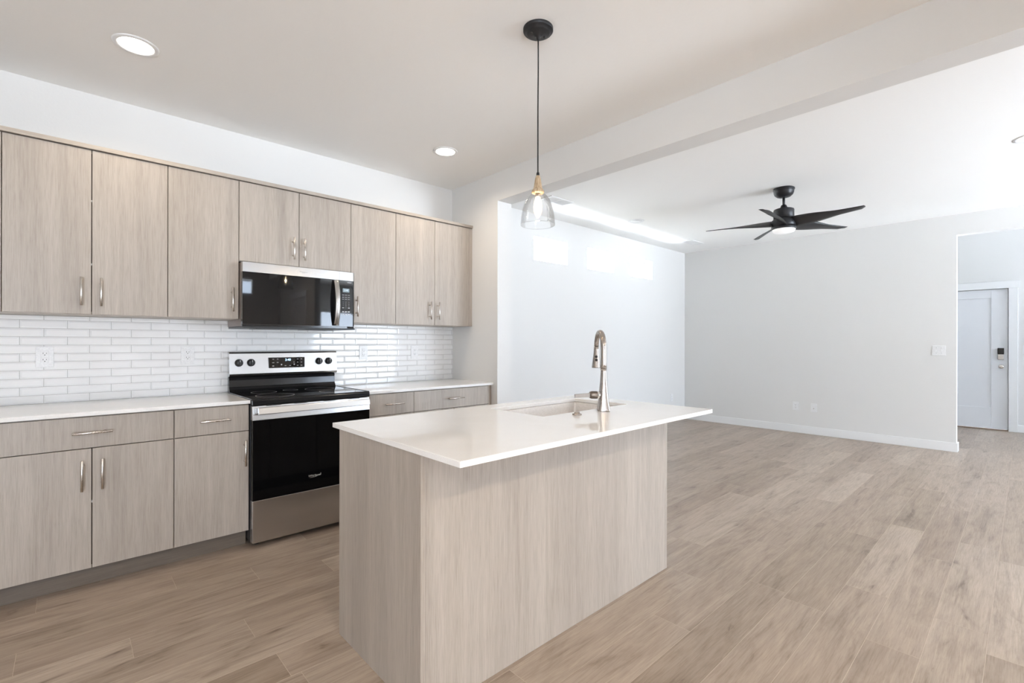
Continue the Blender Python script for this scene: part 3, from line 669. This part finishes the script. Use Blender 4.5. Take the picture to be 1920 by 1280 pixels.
# ------------------------------------------------------------------ ISLAND
def make_island():
    ix0, ix1, iy0, iy1 = .855, 2.445, 1.364, 2.011
    r = empty('kitchen_island', ((ix0 + ix1) / 2, (iy0 + iy1) / 2, 0), 'free-standing island with ash grey laminate panels in the middle of the kitchen', 'kitchen island')
    zt = .8795
    MB().box(ix0 + .0195, ix1 - .0195, iy0, iy0 + .019, .0005, zt, .0006, 1).build('back_panel', M_CAB, r)
    MB().box(ix0, ix0 + .019, iy0 - .0003, iy1, .0005, zt, .0006, 1).build('side_panel', M_CABS, r)
    MB().box(ix1 - .019, ix1, iy0 - .0003, iy1, .0005, zt, .0006, 1).build('side_panel', M_CABS, r)
    MB().box(ix0 + .019, ix1 - .019, iy0 + .019, iy1 - .025, .1, .116).build('bottom_shelf', M_CABL, r)
    MB().box(ix0 + .019, ix1 - .019, iy1 - .09, iy1 - .075, .0005, .1).build('toe_kick', M_TOE, r)
    MB().box(ix0 + .019, ix1 - .019, iy1 - .024, iy1 - .021, .116, zt - .002).build('gap_shade_panel', M_GAP, r)
    xs = [ix0 + .02, 1.25, 1.64, 2.03, ix1 - .02]
    for i in range(4):
        f = MB().box(xs[i] + G, xs[i + 1] - G, iy1 - .0195, iy1 - .0005, ZT0, .872, .001, 1).build('door', M_CAB, r)
        hx = xs[i + 1] - .04 if i % 2 == 0 else xs[i] + .04; y = iy1 + .031
        mb = MB(); mb.lathe([(0, -.0775), (.0055, -.0775), (.0055, .0775), (0, .0775)], (hx, y, .75), 16, caps=False)
        for s in (-.048, .048): mb.lathe([(.0042, iy1 - .0005), (.0042, y)], (hx, 0, .75 + s), 12, 'y')
        mb.build('handle', M_NICK, f)
    # worktop with the sink cut-out
    cx0, cx1, cy0, cy1 = .849, 2.515, 1.139, 2.071; sx0, sx1, sy0, sy1 = 1.660, 2.362, 1.568, 1.955
    b = bmesh.new(); us = [cx0, sx0, sx1, cx1]; vs_ = [cy0, sy0, sy1, cy1]; c = {}
    def V(x, y, z):
        k = (x, y, z)
        if k not in c: c[k] = b.verts.new(k)
        return c[k]
    for i in range(3):
        for j in range(3):
            if i == 1 and j == 1: continue
            for z in (.88, .90): b.faces.new([V(us[i], vs_[j], z), V(us[i + 1], vs_[j], z), V(us[i + 1], vs_[j + 1], z), V(us[i], vs_[j + 1], z)])
    for (xa, ya, xb, yb) in ((cx0, cy0, sx0, cy0), (sx0, cy0, sx1, cy0), (sx1, cy0, cx1, cy0), (cx0, cy1, sx0, cy1), (sx0, cy1, sx1, cy1), (sx1, cy1, cx1, cy1), (cx0, cy0, cx0, sy0), (cx0, sy0, cx0, sy1), (cx0, sy1, cx0, cy1), (cx1, cy0, cx1, sy0), (cx1, sy0, cx1, sy1), (cx1, sy1, cx1, cy1), (sx0, sy0, sx1, sy0), (sx0, sy1, sx1, sy1), (sx0, sy0, sx0, sy1), (sx1, sy0, sx1, sy1)):
        b.faces.new([V(xa, ya, .88), V(xb, yb, .88), V(xb, yb, .90), V(xa, ya, .90)])
    bmesh.ops.recalc_face_normals(b, faces=b.faces)
    sharp = [e for e in b.edges if len(e.link_faces) == 2 and e.calc_face_angle() > 1]
    bmesh.ops.bevel(b, geom=sharp, offset=.0016, segments=2, affect='EDGES', profile=.5)
    mb = MB(); mb.add(b); tag(mb.build('island_countertop', M_QTZ), 'white polished quartz slab topping the island, with sink cut-out', 'countertop')
    # undermount sink: open rounded bowl
    def rr(x0, x1, y0, y1, rad, z, n=6):
        o = []
        for (cx, cy, a0) in ((x1 - rad, y1 - rad, 0), (x0 + rad, y1 - rad, 90), (x0 + rad, y0 + rad, 180), (x1 - rad, y0 + rad, 270)):
            for k in range(n + 1): t = R(a0 + 90 * k / n); o.append((cx + rad * math.cos(t), cy + rad * math.sin(t), z))
        return o
    def ins(d, rad, z): return rr(sx0 + d, sx1 - d, sy0 + d, sy1 - d, rad, z)
    zf = .67
    rings = [ins(-.022, .03, .660), ins(-.022, .03, .8785), ins(-.002, .012, .8785), ins(.0, .014, .872), ins(.004, .02, zf + .05), ins(.014, .03, zf + .015), ins(.04, .04, zf)]
    mb = MB(); mb.loft(rings, caps=True)
    s = mb.build('sink', M_SINK); tag(s, 'white composite undermount sink basin set into the island countertop', 'sink')
    mb = MB(); dx, dy = (sx0 + sx1) / 2, (sy0 + sy1) / 2
    mb.lathe([(.055, zf + .0005), (.055, zf + .004), (.045, zf + .004), (.035, zf + .001), (0, zf + .001)], (dx, dy, 0), 32, caps=False)
    mb.build('drain', M_FAUC, s)
    o = MB(); o.lathe([(0, .9002), (.0225, .9002), (.0235, .903), (.0225, .9065), (.014, .908), (.013, .914), (.011, .9155), (0, .9155)], (1.818, 1.492, 0), 36, caps=False)
    tag(o.build('air_switch_button', M_FAUC), 'small round brushed metal button on the island countertop beside the faucet', 'air switch')
M_CABS = M_CAB
make_island()

# ------------------------------------------------------------------ FAUCET
def make_faucet():
    bx_, by_ = 2.033, 1.493
    r = empty('kitchen_faucet', (bx_, by_, .9), 'tall satin nickel pull-down kitchen faucet standing on the island behind the sink', 'faucet')
    th = R(50); sd = Vector((math.cos(th), math.sin(th), 0)); hd = Vector((-math.sin(th), math.cos(th), 0)); c = Vector((bx_, by_, 0))
    def sec(w, d, z, p=.5, n=32, off=0):
        o = []
        for k in range(n):
            t = 2 * math.pi * k / n; ct, s_ = math.cos(t), math.sin(t)
            u = w * abs(ct) ** p * (1 if ct >= 0 else -1); v_ = d * abs(s_) ** p * (1 if s_ >= 0 else -1)
            q = c + sd * (u + off) + hd * v_; o.append((q.x, q.y, z))
        return o
    prof = [(.0, .0355), (.003, .036), (.012, .035), (.035, .0315), (.06, .0285), (.09, .0258), (.12, .0232), (.15, .0205), (.18, .0182), (.205, .0168), (.215, .0165)]
    mb = MB(); mb.loft([sec(w, w * .86, .9003 + z, .42 + .5 * min(1, z / .2)) for z, w in prof])
    mb.build('base', M_FAUC, r)
    # spout tube: rises, arcs over
    pts = []; rad = .083; zc = 1.226
    for z in (1.1135, 1.14, 1.18, 1.20, zc): pts.append((c.x, c.y, z))
    for k in range(1, 15):
        t = math.pi * k / 14 * .97; q = c + sd * (rad - rad * math.cos(t)); pts.append((q.x, q.y, zc + rad * math.sin(t)))
    rr_ = [.0160] * 5 + [.0160 - .0035 * k / 14 for k in range(1, 15)]
    mb = MB(); mb.tube(pts, rr_, 20); sp = mb.build('spout', M_FAUC, r)
    mb = MB(); mb.lathe([(.0170, 1.1115), (.0170, 1.1150)], (c.x, c.y, 0), 28); mb.build('joint_ring', M_NICK, sp)
    # pull-down head flares downwards
    e = Vector(pts[-1]); hc = c + sd * (rad * 2); mb = MB()
    prof = [(1.232, .0128), (1.215, .0135), (1.19, .0155), (1.165, .0185), (1.14, .0215), (1.118, .0240), (1.114, .0235), (1.114, .0)]
    rings = []
    for z, w in prof:
        k = (1.232 - z) / .118; q = c + sd * (rad * 2 + .004 * k)
        rings.append([(q.x + w * math.cos(t_), q.y + w * math.sin(t_), z) for t_ in [2 * math.pi * i / 28 for i in range(28)]])
    mb.loft(rings[:-1]); hd_ = mb.build('spray_head', M_FAUC, r)
    # rocker buttons facing back
    out = -hd
    mb = MB()
    vd = (Vector((0, 0, 0)) - Vector((hc.x, hc.y, 0))).normalized()
    for z in (1.176, 1.158):
        w = .0155 + (1.19 - z) / .05 * .006 + .0012; q = c + sd * (rad * 2) - sd * 0 + vd * w
        mt = Matrix.Translation(Vector((q.x, q.y, z))) @ vd.to_track_quat('Z', 'Y').to_matrix().to_4x4()
        mb.lathe([(.0, -.004), (.0072, -.004), (.0072, .0012), (.006, .002), (0, .002)], (0, 0, 0), 20, caps=False, M=mt)
    bt = mb.build('spray_buttons', M_BPLAS, hd_)
    # side lever
    zc = .9003 + .082; mb = MB()
    mt = Matrix.Translation(Vector((c.x, c.y, zc))) @ hd.to_track_quat('Z', 'Y').to_matrix().to_4x4()
    mb.lathe([(.0, .01), (.0185, .01), (.0185, .033)], (0, 0, 0), 32, M=mt); mb.build('valve_collar', M_CHROME, r)
    mb = MB(); mb.lathe([(.0185, .0335), (.0195, .036), (.0195, .062), (.0165, .072), (0, .074)], (0, 0, 0), 32, caps=False, M=mt)
    b2 = bmesh.new()
    p0 = c + hd * .066; p1 = c + hd * .150
    def sq(p, w, h, z): side = sd; return [tuple(Vector((p.x, p.y, z)) + side * w * sx + Vector((0, 0, h * sz))) for sx, sz in ((-1, -1), (1, -1), (1, 1), (-1, 1))]
    mb.loft([sq(p0, .010, .012, zc), sq(p0 + hd * .02, .009, .0095, zc - .001), sq(p1, .008, .0085, zc - .005)], smooth=False)
    mb.build('lever_handle', M_LEVER, r)
M_LEVER = steel('nickel_lever_dark_reflection', (.22, .19, .165), .42, 'z', .04)  # darker than the faucet: brown reflections put into the metal colour
M_CHROME = mat('chrome', (.8, .8, .8), .06, 1.0); v = coords(M_CHROME); bump(M_CHROME, noise(M_CHROME, v, 20, 1), .01, .0005)
make_faucet()

# ------------------------------------------------------------------ PENDANT
def make_pendant():
    x, y = 1.634, 1.582
    r = empty('pendant_lamp', (x, y, 1.82), 'clear bell glass pendant with pale wood neck hanging on a black cord above the island', 'pendant lamp')
    mb = MB(); mb.lathe([(.071, H - .0005), (.071, H - .012), (.068, H - .016), (.058, H - .017), (.056, H - .024), (.050, H - .027), (.024, H - .028), (.018, H - .036), (.009, H - .040), (.008, H - .052), (.0, H - .053)], (x, y, 0), 48, caps=False); cn = mb.build('canopy', M_FAN, r)
    for s in (-1, 1):
        mb = MB(); mb.lathe([(0, H - .034), (.006, H - .034), (.006, H - .026)], (x + s * .034, y - s * .01, 0), 16, caps=False); mb.build('canopy_screw', M_CORD, cn)
    pts = []
    for i in range(25):
        t = i / 24; z = H - .048 + (2.052 - H + .048) * t; w = .0022 * math.sin(t * 9) * (1 - t) + .0015 * math.sin(t * 4 + 1) * (t < 1) * math.sin(math.pi * t)
        pts.append((x + w, y + w * .5, z))
    mb = MB(); mb.tube(pts, .0032, 12); mb.build('cord', M_CORD, r)
    mb = MB(); mb.lathe([(0, 2.060), (.006, 2.060), (.0075, 2.054), (.0075, 2.043), (0, 2.043)], (x, y, 0), 24, caps=False); mb.build('cord_grip', M_CORD, r)
    mb = MB(); mb.lathe([(0, 2.044), (.0095, 2.044), (.011, 2.038), (.0125, 2.033), (.0135, 2.031), (.0165, 2.010), (.0205, 1.987), (.0225, 1.984), (.0235, 1.980), (.029, 1.975), (.0305, 1.968), (.029, 1.962), (.024, 1.960), (0, 1.958)], (x, y, 0), 40, caps=False); mb.build('wood_neck', M_WOODL, r)
    prof = [(.027, 1.962), (.036, 1.955), (.048, 1.943), (.058, 1.927), (.066, 1.908), (.072, 1.888), (.0765, 1.866), (.0795, 1.842), (.0812, 1.820), (.0815, 1.812)]
    mb = MB(); rin = [(a_ - .0022, z) for a_, z in prof[::-1]]
    mb.lathe(prof + [(.0815, 1.8095)] + rin, (x, y, 0), 56, caps=False); mb.build('glass_shade', M_SHADE, r)
    mb = MB(); mb.lathe([(0, 1.9585), (.0125, 1.9585), (.0125, 1.945), (0, 1.945)], (x, y, 0), 24, caps=False); sk = mb.build('socket', M_NICK, r)
    mb = MB(); mb.lathe([(.011, 1.946), (.0125, 1.937), (.019, 1.918), (.0215, 1.898), (.0195, 1.876), (.012, 1.856), (.004, 1.844), (0, 1.843)], (x, y, 0), 32, caps=False); bl = mb.build('bulb', M_BULB, sk)
    mb = MB()
    for k in range(6):
        a0 = k * math.pi / 3; a1 = a0 + math.pi / 3
        mb.tube([(x + .003 * math.cos(a0), y + .003 * math.sin(a0), 1.932), (x + .0095 * math.cos(a0 + .3), y + .0095 * math.sin(a0 + .3), 1.872), (x + .003 * math.cos(a1), y + .003 * math.sin(a1), 1.932)], .0015, 6)
    mb.build('filament', M_FIL, bl)
    l = bpy.data.lights.new('bulb_light', 'POINT'); l.energy = BULB; l.color = (1, .78, .52); l.shadow_soft_size = .012
    lo = bpy.data.objects.new('bulb_light', l); COL.objects.link(lo); lo.parent = r; lo.location = (0, 0, 1.895 - 1.82)
make_pendant()

# ------------------------------------------------------------------ RECESSED LIGHTS
def can(x, y, label, power, warm=True, off=False):
    r = empty('recessed_light', (x, y, H), label, 'ceiling light', None)
    mb = MB(); mb.lathe([(.073, H + .002), (.073, H - .004), (.078, H - .006), (.092, H - .0045), (.096, H - .001), (.096, H + .002)], (x, y, 0), 48, caps=False); mb.build('trim_ring', M_TRIM, r)
    mb = MB(); mb.lathe([(0, H - .003), (.0728, H - .003), (.0728, H + .001)], (x, y, 0), 40, caps=False); mb.build('light_panel', M_WPLAS if off else M_LED if warm else M_LEDL, r)
    if off: return
    l = bpy.data.lights.new('can_light', 'AREA'); l.shape = 'DISK'; l.size = .14; l.energy = power; l.spread = R(150)
    l.color = (1, .86, .69) if warm else (1, .93, .86)
    lo = bpy.data.objects.new('can_light', l); COL.objects.link(lo); lo.parent = r; lo.location = (0, 0, -.0075)
can(.247, 3.05, 'bright round recessed light at the upper left above the wall cabinets', CAN_W)
can(2.155, 3.09, 'bright round recessed light in the kitchen ceiling near the corner', CAN_W)
can(.247, -1.4, 'unseen fill light added behind the camera in the middle of the kitchen', CAN_B * 1.3)  # added out of view; its floor bounce lifts the kitchen ceiling
can(-1.3, -1.4, 'unseen fill light added behind the camera on the left of the kitchen', CAN_B * 1.2)  # another added fill light, out of view
can(2.155, -1.4, 'unseen fill light added behind the camera near the pantry', CAN_B * .35)  # weaker added fill light, out of view
can(5.083, 3.25, 'faint round recessed light in the living room ceiling near the high windows', .4, False, True)
can(5.10, -.02, 'bright round recessed light cut by the right edge of the photo', CAN_L, False)

# ------------------------------------------------------------------ CEILING REGISTERS
M_SHADOWG = noisy('duct_shade_grey', (.62, .62, .63), .6)  # flat grey stands in for the shade behind the louvres
def register(x0, x1, y0, y1, label):
    r = empty('ceiling_vent', ((x0 + x1) / 2, (y0 + y1) / 2, H), label, 'vent')
    mb = MB(); z0, z1 = H - .007, H + .0005; t = .022
    mb.box(x0, x1, y0, y0 + t, z0, z1, .002); mb.box(x0, x1, y1 - t, y1, z0, z1, .002); mb.box(x0, x0 + t, y0 + t, y1 - t, z0, z1, .002); mb.box(x1 - t, x1, y0 + t, y1 - t, z0, z1, .002)
    xm = (x0 + x1) / 2; mb.box(xm - .004, xm + .004, y0 + t, y1 - t, z0, z1); mb.build('frame', M_TRIM, r)
    mb = MB(); n = 7
    for k in range(n):
        y = y0 + t + (y1 - y0 - 2 * t) * (k + .5) / n
        b = bmesh.new(); v4 = [b.verts.new(p) for p in ((x0 + t, y - .006, H - .001), (x1 - t, y - .006, H - .001), (x1 - t, y + .005, H - .008), (x0 + t, y + .005, H - .008))]; b.faces.new(v4)
        e = bmesh.ops.extrude_face_region(b, geom=list(b.faces)); bmesh.ops.translate(b, verts=[q for q in e['geom'] if isinstance(q, bmesh.types.BMVert)], vec=(0, 0, .001)); mb.add(b)
    mb.build('louvres', M_TRIM, r)
    MB().box(x0 + t, x1 - t, y0 + t, y1 - t, H - .0009, H - .0002).build('backing', M_SHADOWG, r)
register(3.58, 3.93, 3.27, 3.44, 'white ceiling air vent just behind the pendant glass')
register(6.59, 6.94, 3.28, 3.45, 'white ceiling air vent by the far corner of the living room')

# ------------------------------------------------------------------ CEILING FAN
def make_fan():
    x, y = 5.055, 1.598
    r = empty('ceiling_fan', (x, y, 2.30), 'black five-blade ceiling fan with white light lens in the living room', 'ceiling fan')
    mb = MB(); mb.lathe([(.088, H - .0005), (.093, H - .004), (.094, H - .014), (.092, H - .018), (.088, H - .019), (.087, H - .04), (.078, H - .062), (.058, H - .08), (.03, H - .088), (.0, H - .089)], (x, y, 0), 48, caps=False); mb.build('canopy', M_FAN, r)
    mb = MB(); mb.lathe([(.0115, H - .08), (.0115, 2.56)], (x, y, 0), 20); mb.build('downrod', M_FAN, r)
    mb = MB(); mb.lathe([(0, 2.585), (.018, 2.585), (.022, 2.582), (.030, 2.562), (.036, 2.556), (.036, 2.545), (.078, 2.543), (.086, 2.539), (.089, 2.530), (.089, 2.452), (.080, 2.447), (0, 2.447)], (x, y, 0), 56, caps=False); mb.build('motor_housing', M_FAN, r)
    mb = MB(); mb.lathe([(0, 2.448), (.092, 2.446), (.103, 2.434), (.106, 2.42), (.106, 2.385), (.104, 2.382), (.104, 2.378), (.107, 2.376), (.107, 2.352), (.103, 2.347), (0, 2.346)], (x, y, 0), 56, caps=False); mb.build('blade_hub', M_FAN, r)
    mb = MB(); mb.lathe([(.099, 2.347), (.098, 2.338), (.090, 2.326), (.06, 2.316), (0, 2.312)], (x, y, 0), 48, caps=False); mb.build('light_lens', M_FANL, r)
    for k in range(5):
        a_ = R(-101 + 72 * k); u = Vector((math.cos(a_), math.sin(a_), 0)); w = Vector((-math.sin(a_), math.cos(a_), 0)); rings = []
        for i in range(15):
            t = i / 14; rad = .085 + (.695 - .085) * t
            ch = .062 * (1 - t) + .036 * t + .014 * math.sin(math.pi * min(1, t * 1.6)); pit = R(30 * (1 - t) ** 1.3 + 9); th = .0055 * (1 - t) + .003
            sweep = -.03 * t * t; z = 2.408 - .010 * t
            lead, trail = ch, -ch
            if i == 14: lead *= .55
            ring = []
            for (c_, s_) in ((trail, 0), (trail * .6, 1), (0, 1.25), (lead * .6, 1), (lead, 0), (lead * .6, -.7), (0, -.9), (trail * .6, -.7)):
                p = Vector((x, y, z)) + u * (rad - (.02 if i == 14 and c_ > 0 else 0)) + w * (c_ * math.cos(pit) + sweep) + Vector((0, 0, c_ * math.sin(pit) * SG + s_ * th)); ring.append(tuple(p))
            rings.append(ring)
        mb = MB(); mb.loft(rings); mb.build('blade', M_BLADE, r)
SG = -1
make_fan()
